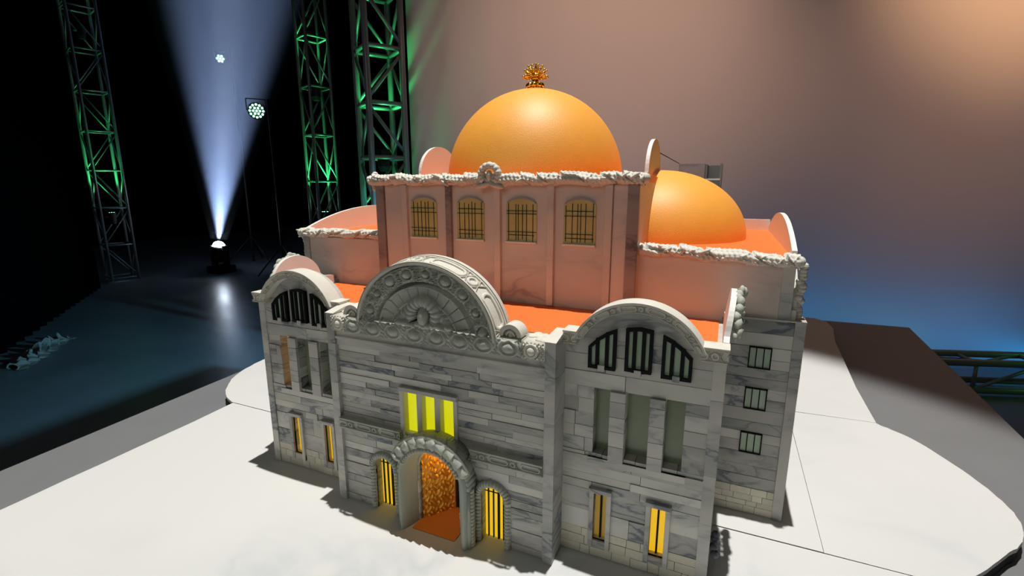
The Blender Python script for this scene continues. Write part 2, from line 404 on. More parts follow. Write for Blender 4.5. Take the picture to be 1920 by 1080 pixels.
# stage haze hanging in the beam
hm = bpy.data.materials.new('stage_haze'); hm.use_nodes = True; nt = hm.node_tree; nt.nodes.clear()
vo = nt.nodes.new('ShaderNodeOutputMaterial'); vs = nt.nodes.new('ShaderNodeVolumeScatter')
vs.inputs['Density'].default_value = .035; vs.inputs['Color'].default_value = (.9, .95, 1, 1); vs.inputs['Anisotropy'].default_value = .1
nt.links.new(vs.outputs[0], vo.inputs['Volume'])
g = G(); o4 = LP + bd * .11; hr = [(.13, 0), (.62, 1.9), (1.85, 6.2)]
for rr_, dd_ in hr:
    g.v += [tuple(o4 + bd * dd_ + hq @ Vector((rr_ * cos(2 * pi * k / 16), rr_ * sin(2 * pi * k / 16), 0))) for k in range(16)]
for i in range(2):
    for k in range(16): g.f.append((i * 16 + k, i * 16 + (k + 1) % 16, i * 16 + 16 + (k + 1) % 16, i * 16 + 16 + k)); g.r.append(0)
g.f.append(tuple(range(15, -1, -1))); g.f.append(tuple(range(32, 48))); g.r += [0, 0]
hz = g.build('stage_haze', hm)
tag(hz, 'thin stage haze that shows the white light beam', 'haze', kind='stuff')

# ------------------------------------------------------------------ table and platform
t = empty('display_table', (0, 0, FLOOR)); tag(t, 'large dark grey table carrying the white platform and the model', 'table')
TP = [(-1.322, 2.117), (1.379, 2.268), (1.19, -1.1), (-1.07, -1.24)]
TZ = -.036 - FLOOR
G().prism(TP, TZ - .03, TZ, 'z').build('table_top', M_TABLE, t)
G().prism([(x * .97, y * .97) for x, y in TP], TZ - .10, TZ - .03, 'z').build('apron', M_BODY, t)
for x, y in ((-1.2, 1.98), (1.24, 2.1), (1.07, -.98), (-.95, -1.1), (-1.05, .5), (1.15, .55)):
    G().quad_box(x - .03, x + .03, y - .03, y + .03, 0, TZ - .10).build('leg', M_BODY, t)
# small paint marks at the far corner of the table
def smooth_poly(pts, n=6):
    out = []
    k = len(pts)
    for i in range(k - 1):
        p0, p1, p2, p3 = [Vector(pts[max(0, min(k - 1, i + d))]) for d in (-1, 0, 1, 2)]
        for j in range(n):
            s = j / n
            q = .5 * ((2 * p1) + (-p0 + p2) * s + (2 * p0 - 5 * p1 + 4 * p2 - p3) * s * s + (-p0 + 3 * p1 - 3 * p2 + p3) * s ** 3)
            out.append((q.x, q.y))
    out.append(tuple(pts[-1])); return out
def ragged(pts, a=.0012):
    return [(x + random.uniform(-a, a), y + random.uniform(-a, a)) for x, y in pts]
TH = -.0355
def panel(poly):
    o = G().prism(poly, -.009, 0, 'z').build('platform_panel', M_PLAT)
    c = Vector((sum(p[0] for p in poly) / len(poly), sum(p[1] for p in poly) / len(poly)))
    q = []
    for x, y in poly:
        d = Vector((x, y)) - c; d *= 1 - .004 / max(d.length, .01); q.append((c.x + d.x, c.y + d.y))
    G().prism(q, TH, -.0091, 'z').build('shade_core', M_DARK, o)  # inset core coloured near black, painting in the shade along the slab edge
    return o
YS = .232
front = ragged([(.885, YS), (-.897, YS)] + [(-.888, .12), (-.884, .10)] + [(-.884 + .018 * i / 8, .10 - .62 * i / 8) for i in range(1, 9)] + [(.84 * (i / 10 - .5) * 2, -.52) for i in range(0, 11)] + [(.872, -.2), (.884, .1)], .002)
tag(panel(front), 'front white platform panel under the model facade, nearest the viewer', 'platform')
gap = .0012
rl = smooth_poly([(.897, YS + gap), (.999, .352), (1.061, .432), (1.083, .528), (1.063, .6425), (1.0014, .80), (.935, .872)], 8)
right = [(.70, YS + gap)] + ragged(rl) + [(.925, .885), (.70, .87)]
tag(panel(right), 'right white platform panel with rounded outer lobe', 'platform')
ll = smooth_poly([(-.93, .872), (-1.05, .80), (-1.135, .66), (-1.143, .54), (-1.095, .39), (-.995, .277), (-.907, YS + gap)], 8)
left = [(-.70, .87)] + [(-.925, .885)] + ragged(ll) + [(-.70, YS + gap)]
tag(panel(left), 'left white platform panel with rounded outer lobe', 'platform')
neck = ragged([(.699, YS + gap), (.699, .872), (.926, .8865), (.932, 1.1666), (.955, 1.55), (.965, 1.7217), (.995, 1.95), (.985, 2.08), (.94, 2.13), (-.94, 2.05), (-.985, 1.95), (-.96, 1.6), (-.93, 1.2), (-.926, .8865), (-.699, .872), (-.699, YS + gap)], .001)
tag(panel(neck), 'rear white platform panel running back behind the model', 'platform')

# ------------------------------------------------------------------ the palace model
B = empty('palace_model', (0, 0, .0006)); tag(B, 'marble-clad palace model with orange domes standing on the white platform', 'architectural model')
ZR, ZP = .408, .418

def arc(cx, cz, r, a0, a1, n, rz=None):
    rz = r if rz is None else rz
    return [(cx + r * cos(a0 + (a1 - a0) * i / n), cz + rz * sin(a0 + (a1 - a0) * i / n)) for i in range(n + 1)]
def seg_arc(x0, x1, z, rise, n=24):
    h = (x1 - x0) / 2; r = (h * h + rise * rise) / (2 * rise); cx = (x0 + x1) / 2; cz = z + rise - r
    a = math.asin(min(1, h / r)); 
    if rise > h: a = pi - a
    return [(cx + r * sin(-a + 2 * a * i / n), cz + r * cos(-a + 2 * a * i / n)) for i in range(n + 1)]

def plates(g, x0, x1, z0, z1, y0, y1, rh, ln, openings, rnd, gap=.0008, jit=.0013):
    cuts = sorted({z0, z1} | {z for o in openings for z in (o[2], o[3]) if z0 < z < z1})
    for a, b in zip(cuts, cuts[1:]):
        n = max(1, round((b - a) / rh)); zz = [a + (b - a) * i / n for i in range(n + 1)]
        for i in range(1, n): zz[i] += rnd.uniform(-.12, .12) * rh
        for za, zb in zip(zz, zz[1:]):
            zm = (za + zb) / 2; iv = [(x0, x1)]
            for ox0, ox1, oz0, oz1 in openings:
                if oz0 < zm < oz1:
                    nv = []
                    for p, q in iv:
                        if ox0 > p: nv.append((p, min(q, ox0)))
                        if ox1 < q: nv.append((max(p, ox1), q))
                    iv = [(p, q) for p, q in nv if q - p > 1e-4]
            for p, q in iv:
                x = p
                while x < q - 1e-5:
                    l = rnd.uniform(.55, 1.45) * ln
                    e = x + l
                    if q - e < ln * .4: e = q
                    y = y0 + rnd.uniform(-jit, jit)
                    g.quad_box(x + (gap if x > p else 0), e, y, y1, za + gap, zb, rnd.random() * 10)
                    x = e
    return g

def sd_ring(dx, dy, a, r):                     # stadium outline distance
    dx = max(abs(dx) - a, 0); return abs(math.hypot(dx, dy) - r)
def chain_h(s, w):                             # s in half-widths along, w in -1..1 across
    h = 1. if abs(w) > .84 else 0.
    m = s % 7.2
    d = min(sd_ring(m - 2.35, w, 1.45, .58), sd_ring(m - 5.55, w, 0, .50))
    h = max(h, max(0, 1 - (d / .20) ** 4))
    x = min(abs(m - 4.72), abs(m - 6.40))      # little cross pieces
    if x < .42: h = max(h, max(0, 1 - (abs(abs(w) - x * 1.9 - .1) / .15) ** 4) * .9)
    return h

# solid bodies behind the cladding
g = G(); g.quad_box(-.5, .5, .09, .30, 0, ZR - .002); g.build('front_body', M_MARB2, B)
for sx in (-1, 1):
    x = sorted((sx * .5, sx * .485)); plates(G(), 0, 0, 0, 0, 0, 0, 1, 1, [], random)
    g = G(); g.quad_box(x[0], x[1], .0615, .09, 0, ZR - .002); g.build('side_return', M_MARB2, B)
G().quad_box(-.485, .485, .075, .296, ZR - .002, ZR).build('lower_roof', M_ROOF, B)
g = G(); g.quad_box(-.615, .615, .304, .92, 0, .4205); g.quad_box(-.605, .605, .304, .92, .42, .538); g.build('rear_body', M_MARB2, B)
G().quad_box(-.3, .3, .92, 1.28, 0, .50).build('stage_house', M_MARB2, B)

# --- centre bay wall with arched openings (x centre, half width, spring z)
rnd = random.Random(3)
YC = .006
AW = [(-.122, .0245, .098), (.125, .0245, .098)]
DOOR = (.006, .046, .121)
ops = [(c - h, c + h, 0, s + h) for c, h, s in AW] + [(DOOR[0] - DOOR[1], DOOR[0] + DOOR[1], 0, DOOR[2] + DOOR[1]), (-.070, .047, .190, .279)]
g = G(); plates(g, -.226, .226, 0, .185, YC, YC + .03, .0155, .075, ops[:3], rnd)
plates(g, -.226, .226, .185, .352, YC + .002, YC + .03, .0125, .105, ops[3:], rnd)
for c, h, s in AW + [DOOR]:                    # spandrels over the arches
    A = arc(c, s, h, pi, 0, 20)
    for i in range(20):
        (xa, za), (xb, zb) = A[i], A[i + 1]
        g.prism([(xa, za), (xb, zb), (xb, s + h + .0005), (xa, s + h + .0005)], YC, YC + .03, 'y', .3)
g.build('centre_wall', M_MARB, B)
G().quad_box(-.226, -.046, YC + .036, .09, 0, ZR - .002).build('inner_wall', M_MARB2, B)
G().quad_box(.058, .226, YC + .036, .09, 0, ZR - .002).build('inner_wall', M_MARB2, B)
G().quad_box(-.0462, .0582, YC + .036, .09, .165, ZR - .002).build('inner_wall', M_MARB2, B)
g = G(); g.quad_box(-.226, .226, YC - .002, .06, .352, .392, .7); g.quad_box(-.226, .226, YC - .006, .05, .366, .372, .7)
g.build('frieze', M_MARB2, B, bevel=.001)
for sx in (-1, 1):                             # piers either side of the centre bay
    x = sorted((sx * .2447, sx * .226)); g = G(); z = 0
    while z < ZP:
        z2 = min(ZP, z + rnd.uniform(.07, .12))
        g.quad_box(x[0], x[1], -.001, .0605, z, z2 - .0004, rnd.random() * 10); z = z2
    g.build('pier', M_MARB2, B)
    G().prism([(-.002, ZP), (.064, ZP), (.064, ZP + .008), (.03, ZP + .007), (-.002, ZP + .001)], x[0] - .001, x[1] + .001, 'x').build('pier_cap', M_PLAS2, B)

# three lit slots in the centre
for k, (xa, xb, za, zb) in enumerate(((-.066, -.036, .1965, .277), (-.0245, .0045, .1965, .277), (.0165, .0455, .1965, .277))):
    w = G().quad_box(xa, xb, .018, .022, za - .008, zb).build('lit_window', M_YEL, B)
g = G()
for xa, xb in ((-.0762, -.0662), (-.036, -.0245), (.0045, .0165), (.0455, .0535)): g.quad_box(xa, xb, YC - .003, .024, .186, .279, .4)
g.quad_box(-.0762, .0535, YC - .006, .024, .279, .2875, .2); g.build('window_surround', M_MARB2, B, bevel=.0008)

# string course with chain moulding, dips around the portal hood
for xa, xb in ((-.226, -.072), (.082, .226)):
    hw = .0085; n = int((xb - xa) / .0006)
    g = G(); g.quad_box(xa, xb, YC - .008, YC + .004, .1745, .193)
    g.grid(n, 22, lambda u, v: (xa + (xb - xa) * u, YC - .0085 - .0035 * chain_h((xa + (xb - xa) * u) / hw, 2 * v - 1), .184 + hw * (2 * v - 1)))
    g.quad_box(xa, xb, YC - .013, YC + .004, .193, .1955); g.quad_box(xa, xb, YC - .011, YC + .004, .172, .1745)
    g.build('string_course', M_PLAS, B, smooth=False)

# arched side windows: pane, bars, knobbly surround
for c, h, s in AW:
    pane = [(c - h, 0.001)] + arc(c, s, h, pi, 0, 18) + [(c + h, 0.001)]
    w = G().prism(pane, .024, .028, 'y').build('arched_window', M_YELA, B)
    for k, (dx, bw) in enumerate(((-.0165, .0009), (-.006, .0009), (.005, .0019), (.015, .0009))):
        top = s + sqrt(max(0, h * h - dx * dx))
        G().quad_box(c + dx - bw, c + dx + bw, .019, .023, .002, top - .001).build('bar', M_BLACK, w)
    g = G(); g.quad_box(c - h, c + h, .0215, .0235, s - .0006, s + .0006); g.build('cross_bar', M_BLACK, w)
    g = G(); ri, ro = h, h + .0125
    pth = [(c - 1, z) for z in (0,)]
    zs = [i * .0075 for i in range(int(s / .0075))]
    for z in zs:
        for sx in (-1, 1):
            g.ball((c + sx * (ri + .006), YC - .002, z + .0052), .0068, .007, .0045, 10, 6)
            g.quad_box(min(c + sx * ri, c + sx * ro), max(c + sx * ri, c + sx * ro), YC - .003, YC + .003, z, z + .0075)
    for i in range(17):
        a = pi * i / 16; rot = Matrix.Rotation(-(a - 0), 3, 'Y')
        g.ball((c + (ri + .006) * cos(a), YC - .003, s + (ri + .006) * sin(a)), .0075, .008, .0042, 10, 6, rot)
    g.band(arc(c, s, ri, 0, pi, 20), arc(c, s, ro, 0, pi, 20), YC - .003, YC + .002)
    g.build('arch_surround', M_PLAS, B, smooth=True)

# --- portal
cx, hw, sp = DOOR
ocx, ohw, oy = .012, .080, -.026
def portal(u, v):                              # splayed reveal from the outer front edge (v=0) to the door (v=1)
    L1 = sp; tot = 2 * L1 + pi * .07; s = u * tot
    if s < L1: d, z, ex = -1., s, 0
    elif s > tot - L1: d, z, ex = 1., tot - s, 0
    else: a = pi - (s - L1) / .07; d, z, ex = cos(a), sp, sin(a)
    e = sin(v * pi / 2)
    r = (ohw - .005) * (1 - v) + hw * v
    bul = .014 * sin(pi * v ** .7)
    y = oy + (.018 - oy) * (v ** 1.3) - bul
    x = (ocx * (1 - v) + cx * v) + d * r; zz = z + ex * r
    return (x, y, zz)
g = G(); g.grid(96, 14, portal)
# outer front edge: a solid arch band
def arch_out(c, r, s, n=24): return [(c - r, 0)] + arc(c, s, r, pi, 0, n) + [(c + r, 0)]
g.band(arch_out(ocx, ohw - .006, sp), arch_out(ocx, ohw, sp), oy, YC + .002)
g.build('portal', M_PORT, B, smooth=True)
for sx in (-1, 1):                             # beads along the outer sides
    g = G()
    for i in range(16): g.ball((ocx + sx * (ohw + .001), oy + .010, .005 + i * .0075), .0042, .0065, .0042, 8, 6)
    g.build('portal_beading', M_PLAS, B, smooth=True)
g = G()                                        # ribbed hood over the crown of the arch
def hood_leaf(u, v):
    a = R(27) + R(126) * u; q = (u * 9 + .28 * sin(2 * pi * v)) % 1
    rr = .0125 * (.72 + .42 * (1 - q) ** .6 + .10 * abs(sin(v * pi * 5 + u * 20)))
    b = 2 * pi * v; c_, s_ = ohw + .003 + rr * cos(b), 0
    return (ocx + c_ * cos(a), oy + .002 - rr * 1.2 * sin(b), sp + c_ * sin(a))
g.grid(200, 20, hood_leaf)
for i in range(23):
    a = R(26 + i * 128 / 22); rot = Matrix.Rotation(-a, 3, 'Y')
    g.ball((ocx + (ohw - .013) * cos(a), oy - .006, sp + (ohw - .013) * sin(a)), .0050, .006, .0038, 8, 6, rot)
g.band(arc(ocx, sp, ohw - .016, R(28), R(152), 30), arc(ocx, sp, ohw + .010, R(28), R(152), 30), oy - .004, YC)
g.tube([(x, oy - .006, z) for x, z in arc(ocx, sp, ohw + .013, R(26), R(154), 30)], .0035, 8)
g.tube([(x, oy - .006, z) for x, z in arc(ocx, sp, ohw - .006, R(26), R(154), 30)], .0028, 8)
for sx in (-1, 1):
    a = R(90 - sx * 63); g.ball((ocx + (ohw + .002) * cos(a), oy - .002, sp + (ohw + .002) * sin(a)), .012, .012, .008, 12, 8, Matrix.Rotation(-a, 3, 'Y'))
g.build('portal_hood', M_PLAS, B, smooth=True)
# vestibule: gold relief screen on the left, orange floor, dark opening on the right
bx0, bx1, by = cx - hw, cx + hw, .155
G().quad_box(bx0 - .002, bx1 + .002, -.020, .085, 0, .0015).build('vestibule_floor', M_ORFL, B)
def screen(u, v):
    x0, y0, x1, y1 = bx0 + .001, .014, bx0 + .043, .070
    a = u * 22; b = v * 38
    h = .0052 * (abs(sin(a * 1.1 + 1.3 * sin(b * .9))) * abs(cos(b * 1.05 + sin(a * .8))))
    nx, ny = (y1 - y0), -(x1 - x0); L = math.hypot(nx, ny)
    return (x0 + (x1 - x0) * u + nx / L * h, y0 + (y1 - y0) * u + ny / L * h, .0015 + .158 * v)
G().grid(90, 150, screen).build('gold_screen', M_GOLDR, B, smooth=True)
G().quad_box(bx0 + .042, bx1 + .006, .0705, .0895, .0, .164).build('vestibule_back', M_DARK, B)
g = G(); g.quad_box(bx1 - .004, bx1 + .004, .045, .0704, 0, .05, .1); g.ball((bx1 - .012, .066, .0165), .022, .006, .015); g.quad_box(bx0 + .040, bx0 + .0475, .066, .0704, 0, .160)
g.build('gold_threshold', M_GOLDR, B, smooth=False)
lamp('vestibule_lamp', 'POINT', (.012, .030, .145), None, .055, (1, .55, .12), shadow_soft_size=.01)

# --- tympanum
TC, TZ0, TR, TZS = -.005, .402, .149, .915
def hash1(i): return (math.sin(i * 127.1 + 11.7) * 43758.5453) % 1
def tymp_h(r, a):                              # r 0..1, a 0..pi ; height towards the viewer
    def bump(c, wd): return max(0, 1 - ((r - c) / wd) ** 2)
    if r > .955: return .012
    if r > .72:                                # leafy frieze with bosses
        q = a * 9.5 / pi; k = int(q); f = q - k; rc = .83; w_ = pi / 9.5 * .84
        d = math.hypot((f - .5) * w_ * .85, (r - rc))
        w2 = (.060, .040, .052)[k % 3]
        n = .5 + .5 * sin(a * 31 + 9 * sin(r * 30 + k * 2.1)) * sin(r * 46 + 3 * sin(a * 17))
        leaf = .003 + .013 * n * bump(.84, .14)
        if d < w2: return .005 + .010 * sqrt(1 - (d / w2) ** 2)
        if d < w2 + .018: return .002
        if d < w2 + .040: return .010 - .002 * abs(sin(a * 60))
        return leaf
    if r > .665: return -.012
    if r > .46:                                # plain panels with joints
        f = (a * 13 / pi) % 1
        e = min(f, 1 - f) < .035
        return (.002 if not e else -.003) + (.005 if (r > .645 or r < .482) else 0) + .0012 * hash1(int(a * 13 / pi))
    if r > .37: return .001 + .009 * abs(sin(a * 19 + 2.5 * (r - .4) / .1)) * (1 - abs((r - .415) / .05) ** 2)
    return -.020
g = G()
NA, NR = 380, 130
g.grid(NA, NR, lambda u, v: (TC + TR * (v ** .8) * cos(pi * u), -.003 - tymp_h(v ** .8, pi * u) , TZ0 + .001 + TZS * TR * (v ** .8) * sin(pi * u)))
g.prism([(TC + TR * .99, TZ0)] + arc(TC, TZ0, TR * .985, 0, pi, 40, TR * .985 * TZS)[1:], .020, .032, 'y')
g.build('tympanum', M_PLAS, B, smooth=True)
g = G()                                        # horseshoe shell and oval boss in the middle
hp = [(TC + .0, 0)]
def shoe(u, v):
    a = R(-28) + R(236) * u; rr = .0108 * (1 + .22 * abs(sin(a * 9)))
    c = Vector((TC + .002 + .026 * cos(a), -.006, TZ0 + .039 + .025 * sin(a))); b = 2 * pi * v
    return c + Vector((cos(a), 0, sin(a))) * rr * cos(b) + Vector((0, 1, 0)) * rr * sin(b)
g.grid(90, 14, shoe)
g.ball((TC + .003, -.010, TZ0 + .036), .0115, .013, .0185, 20, 14)
for i in range(11):
    x = TC - .050 + i * .0105; g.ball((x, -.008, TZ0 + .019 + .004 * hash1(i)), .010, .013, .0065, 10, 8, Matrix.Rotation(hash1(i + 5) - .5, 3, 'Y'))
for sx in (-1, 1):
    for i in range(4): g.ball((TC + sx * (.040 + .006 * i), -.004, TZ0 + .034 - .004 * i), .008, .010, .010 - .001 * i, 10, 8, Matrix.Rotation(sx * .5, 3, 'Y'))
g.build('shell_ornament', M_PLAS, B, smooth=True)
# rim, its top lit, with chain moulding
g = G(); A0, A1 = R(3), R(177)
def rim(u, v):
    a = A1 + (A0 - A1) * u; hw_ = .0175
    s = (A1 - A0) * u * .158 / hw_
    r = .1465 + .0070 * v
    hh = .0038 * chain_h(s, 2 * v - 1)
    return (TC + (r + hh * .85) * cos(a), -.014 + .036 * v - hh * .5, TZ0 + TZS * (r + hh * .8) * sin(a))
g.grid(900, 26, rim)
g.band(arc(TC, TZ0, .1425, A1, A0, 60, .1425 * TZS), arc(TC, TZ0, .1470, A1, A0, 60, .1470 * TZS), -.0165, .024)
g.band(arc(TC, TZ0, .1425, A1, A0, 60, .1425 * TZS), arc(TC, TZ0, .1575, A1, A0, 60, .1575 * TZS), .022, .032)
g.build('tympanum_rim', M_PLAS2, B, smooth=False)
# base band of bosses
def band_h(s, w):
    q = s / .047; k = math.floor(q); f = (q - k - .5) * .047
    d = math.hypot(f / .013, w / .010)
    h = .004 + .002 * sin(s * 700 + 300 * w) * cos(w * 500) + .002 * abs(sin(s * 260))
    if d < 1.25: h = .003
    if d < 1.: h = .004 + .008 * sqrt(1 - d * d)
    elif d < 1.6: h = .009 - .012 * abs(d - 1.35)
    return h
g = G()
g.grid(420, 40, lambda u, v: (-.186 + .372 * u, -.009 - 1.0 * band_h(.372 * u, .030 * (v - .5)), .3895 + (.029 + .0012 * sin(u * 160)) * v))
g.quad_box(-.186, .186, -.009, .030, .3895, .4185)
g.build('boss_band', M_PLAS, B, smooth=True)
for sx in (-1, 1):                             # round boss end blocks and small scroll arches
    g = G(); x0, x1 = sorted((sx * .186, sx * .226))
    def eb(u, v):
        x = x0 + (x1 - x0) * u; z = .386 + .030 * v; d = math.hypot(x - sx * .205, z - .402)
        h = .002 + .003 * sin(x * 900) * sin(z * 800)
        if d < .0085: h = .003 + .009 * sqrt(1 - (d / .0085) ** 2)
        elif d < .0125: h = .008
        return (x, -.004 - h, z)
    g.grid(80, 60, eb); g.quad_box(x0, x1, -.004, .046, .386, .416)
    for i in range(9):
        g.ball((x0 + .02 + (hash1(i) - .5) * .03, .003 + .038 * hash1(i + 9), .416), .009, .011, .004, 10, 6)
    g.build('boss_block', M_PLAS2, B, smooth=True)
    g = G(); c = sx * .168 - .001
    g.band(arc(c, .423, .013, 0, pi, 18), arc(c, .423, .0205, 0, pi, 18), -.010, .020)
    g.prism(arc(c, .423, .0135, 0, pi, 18), -.003, .018, 'y')
    g.band(arc(c, .4235, .0055, 0, pi, 14), arc(c, .4235, .0085, 0, pi, 14), -.009, -.002)
    g.ball((c, -.004, .4245), .0045, .006, .0045)
    g.build('scroll_arch', M_PLAS2, B, smooth=False)

# --- wings
def mirror(poly, sx): return [(sx * x, z) for x, z in poly]
YW = .053
def wing(sx):
    rn = random.Random(11 + sx)
    W = [(.298, .3255), (.353, .3915), (.417, .4470)]
    LW = [(.305, .328), (.404, .4285)]
    ops = [(a, b, .207, .330) for a, b in W] + [(a, b, .036, .134) for a, b in LW]
    if sx < 0: ops = [(-b, -a, c, d) for a, b, c, d in ops]
    x0, x1 = (.2447, .482) if sx > 0 else (-.482, -.2447)
    g = G()
    plates(gb := G(), x0, x1, .0, .052, YW - .0005, YW + .03, .0145, .032, [o for o in ops if o[2] < .1], rn, jit=.0007); gb.build('brick_base', M_BRICK, B)
    plates(g, x0, x1, .052, .150, YW, YW + .03, .034, .062, [o for o in ops if o[2] < .1], rn)
    plates(g, x0, x1, .150, .200, YW - .001, YW + .03, .0165, .11, [], rn)
    plates(g, x0, x1, .200, .330, YW, YW + .03, .027, .030, [o for o in ops if o[2] > .1], rn)
    plates(g, x0, x1, .330, .418, YW - .001, YW + .03, .030, .12, [], rn)
    g.build('wing_wall', M_MARB, B)
    # pillars between the tall windows stand proud
    g = G()
    for a, b in ((.3265, .3525), (.392, .4165)):
        a, b = sorted((sx * a, sx * b)); z = .200
        while z < .329:
            z2 = min(.330, z + rn.uniform(.024, .034)); g.quad_box(a, b, YW - .006, YW + .004, z, z2 - .0006, rn.random() * 10); z = z2
    a, b = sorted((sx * .290, sx * .455)); g.quad_box(a, b, YW - .003, YW + .004, .188, .2000, 3.3)
    g.build('window_pillars', M_MARB2, B, bevel=.0006)
    # corner pier
    a, b = sorted((sx * .482, sx * .5005)); g = G(); z = 0
    while z < ZP:
        z2 = min(ZP, z + rn.uniform(.08, .14)); g.quad_box(a, b, YW - .003, YW + .03, z, z2 - .0004, rn.random() * 10); z = z2
    g.build('corner_pier', M_MARB2, B)
    # arched gable
    cx_ = .367
    top = seg_arc(cx_ - .098, cx_ + .098, .422, .062)
    G().prism(mirror([(cx_ - .098, .4185)] + top + [(cx_ + .098, .4185)], sx), YW, YW + .03, 'y').build('gable', M_MARB2, B)
    inn = seg_arc(cx_ - .089, cx_ + .089, .420, .054, 60); out = seg_arc(cx_ - .101, cx_ + .101, .420, .067, 60)
    g = G(); g.band(mirror(inn, sx), mirror(out, sx), YW - .018, YW + .018)
    def hood(u, v):
        k = u * 60; i = min(int(k), 59); f = k - i
        p = Vector(inn[i]).lerp(Vector(inn[i + 1]), f).lerp(Vector(out[i]).lerp(Vector(out[i + 1]), f), v)
        return (sx * p.x, YW - .0182 - .0030 * chain_h(u * .25 / .0065, 2 * v - 1), p.y)
    g.grid(420, 16, hood)
    o2 = seg_arc(cx_ - .104, cx_ + .104, .420, .0705, 60)
    g.band(mirror(out, sx), mirror(o2, sx), YW - .023, YW + .014)
    g.build('gable_hood', M_PLAS2, B, smooth=False)
    # level ends of the moulding
    for a, b in ((.2447, .268), (.464, .502)):
        a, b = sorted((sx * a, sx * b)); g = G(); g.quad_box(a, b, YW - .014, YW + .016, .408, .428)
        g.grid(80, 16, lambda u, v: (a + (b - a) * u, YW - .0142 - .0030 * chain_h((b - a) * u / .009 + 3.4, 2 * v - 1), .418 + .0095 * (2 * v - 1)))
        g.quad_box(a - .001, b + .001, YW - .017, YW + .018, .428, .431)
        g.build('moulding_end', M_PLAS2, B)
    # fan windows
    for poly, bars in (([(.287, .368), (.333, .368), (.333, .4400), (.318, .4330), (.302, .4215), (.287, .4060)], (.302, .318)),
                       ([(.348, .371), (.391, .371), (.391, .4440), (.3695, .4470), (.348, .4435)], (.3625, .3770)),
                       ([(.406, .368), (.452, .368), (.452, .4060), (.438, .4205), (.422, .4320), (.406, .4390)], (.4215, .437))):
        w = G().prism(mirror(poly, sx), YW - .004, YW - .001, 'y').build('fan_window', M_GLASSG, B)
        c = Vector((sum(p[0] for p in poly) / len(poly), sum(p[1] for p in poly) / len(poly)))
        ip = []
        for k in range(len(poly)):             # inset outline
            p = Vector(poly[k]); a = (p - Vector(poly[k - 1])).normalized(); b = (Vector(poly[(k + 1) % len(poly)]) - p).normalized()
            na = Vector((-a.y, a.x)); nb = Vector((-b.y, b.x)); nn = (na + nb).normalized(); q = p + nn * (.0052 / max(.4, nn.dot(na))); ip.append((q.x, q.y))
        g = G(); P2 = poly + [poly[0]]; I2 = ip + [ip[0]]
        g.band(mirror(I2, sx), mirror(P2, sx), YW - .009, YW - .0005)
        g.build('frame', M_BLACK, w)
        for xb in bars:
            top = 0
            for k in range(len(poly)):
                (xa, za), (xc, zc) = poly[k], poly[(k + 1) % len(poly)]
                if min(xa, xc) <= xb <= max(xa, xc) and abs(xa - xc) > 1e-4: top = max(top, za + (zc - za) * (xb - xa) / (xc - xa))
            G().quad_box(sx * xb - .0030, sx * xb + .0030, YW - .008, YW - .001, .370, top - .001).build('bar', M_BLACK, w)
        xm = sum(bars) / 2
        G().quad_box(sx * xm - .0055, sx * xm + .0055, YW - .011, YW - .001, .3655, .3755).build('sill_block', M_MARB2, w)
    # tall window panes
    for k, (a, b) in enumerate(W):
        a, b = sorted((sx * a, sx * b))
        m_ = M_GLASSD if not (sx < 0 and k == 2) else M_YEL4
        G().quad_box(a, b, YW + .022, YW + .026, .207, .330).build('tall_window', m_, B)
    # lower framed windows
    for k, (a, b) in enumerate(LW):
        a, b = sorted((sx * a, sx * b))
        m_ = (M_YEL3 if k == 0 else M_YEL2) if sx > 0 else M_YEL2
        w = G().quad_box(a, b, YW + .012, YW + .016, .036, .134).build('narrow_window', m_, B)
        xm = (a + b) / 2; G().quad_box(xm - .0016, xm + .0016, YW + .006, YW + .011, .037, .133).build('bar', M_BLACK, w)
        g = G(); g.quad_box(a - .008, a, YW - .006, YW + .004, .022, .134, 1.); g.quad_box(b, b + .008, YW - .006, YW + .004, .022, .134, 2.)
        g.quad_box(a - .009, b + .009, YW - .009, YW + .004, .134, .142, 3.); g.quad_box(a - .008, b + .008, YW - .004, YW + .004, .022, .036, 4.)
        g.build('frame', M_MARB2, w, bevel=.0006)
    # side parapet board with an arch, relief on its outer face
    xb0, xb1 = sorted((sx * .4925, sx * .5015))
    ar = arc(.166, .436, .074, 0, pi, 24, .062)
    poly = [(.07, .408), (.285, .408), (.285, .430), (.262, .433), (.243, .436)] + ar[1:-1] + [(.090, .436), (.07, .432)]
    g = G().prism(poly, xb0, xb1, 'x')
    g.v = [(x + sx * max(0, z - .43) * .10, y, z) for x, y, z in g.v]     # leans out a little
    g.build('side_parapet', M_BOARD, B)
    g = G()
    for i in range(17):
        a = pi * i / 16; rr = .062
        g.ball((sx * (.508 + .010 * hash1(i + 7)), .166 + rr * cos(a), .428 + rr * sin(a) + .006 * hash1(i * 3)), .004 + .004 * hash1(i + 1), .008 + .004 * hash1(i), .007 + .004 * hash1(i + 3), 8, 6, Matrix.Rotation(a + hash1(i), 3, 'X'))
        if i % 2: g.ball((sx * .516, .166 + .04 * cos(a), .430 + .04 * sin(a)), .007, .009, .006, 8, 6)
    g.build('parapet_relief', M_PLAS, B, smooth=True)
for sx in (-1, 1): wing(sx)
g = G()
for i in range(7): g.ball((.507 + .004 * hash1(i), .062 + .01 * hash1(i + 2), .060 + .006 * i), .007, .006, .0065, 8, 6)
g.build('side_bracket', M_DIRT, B, smooth=True)

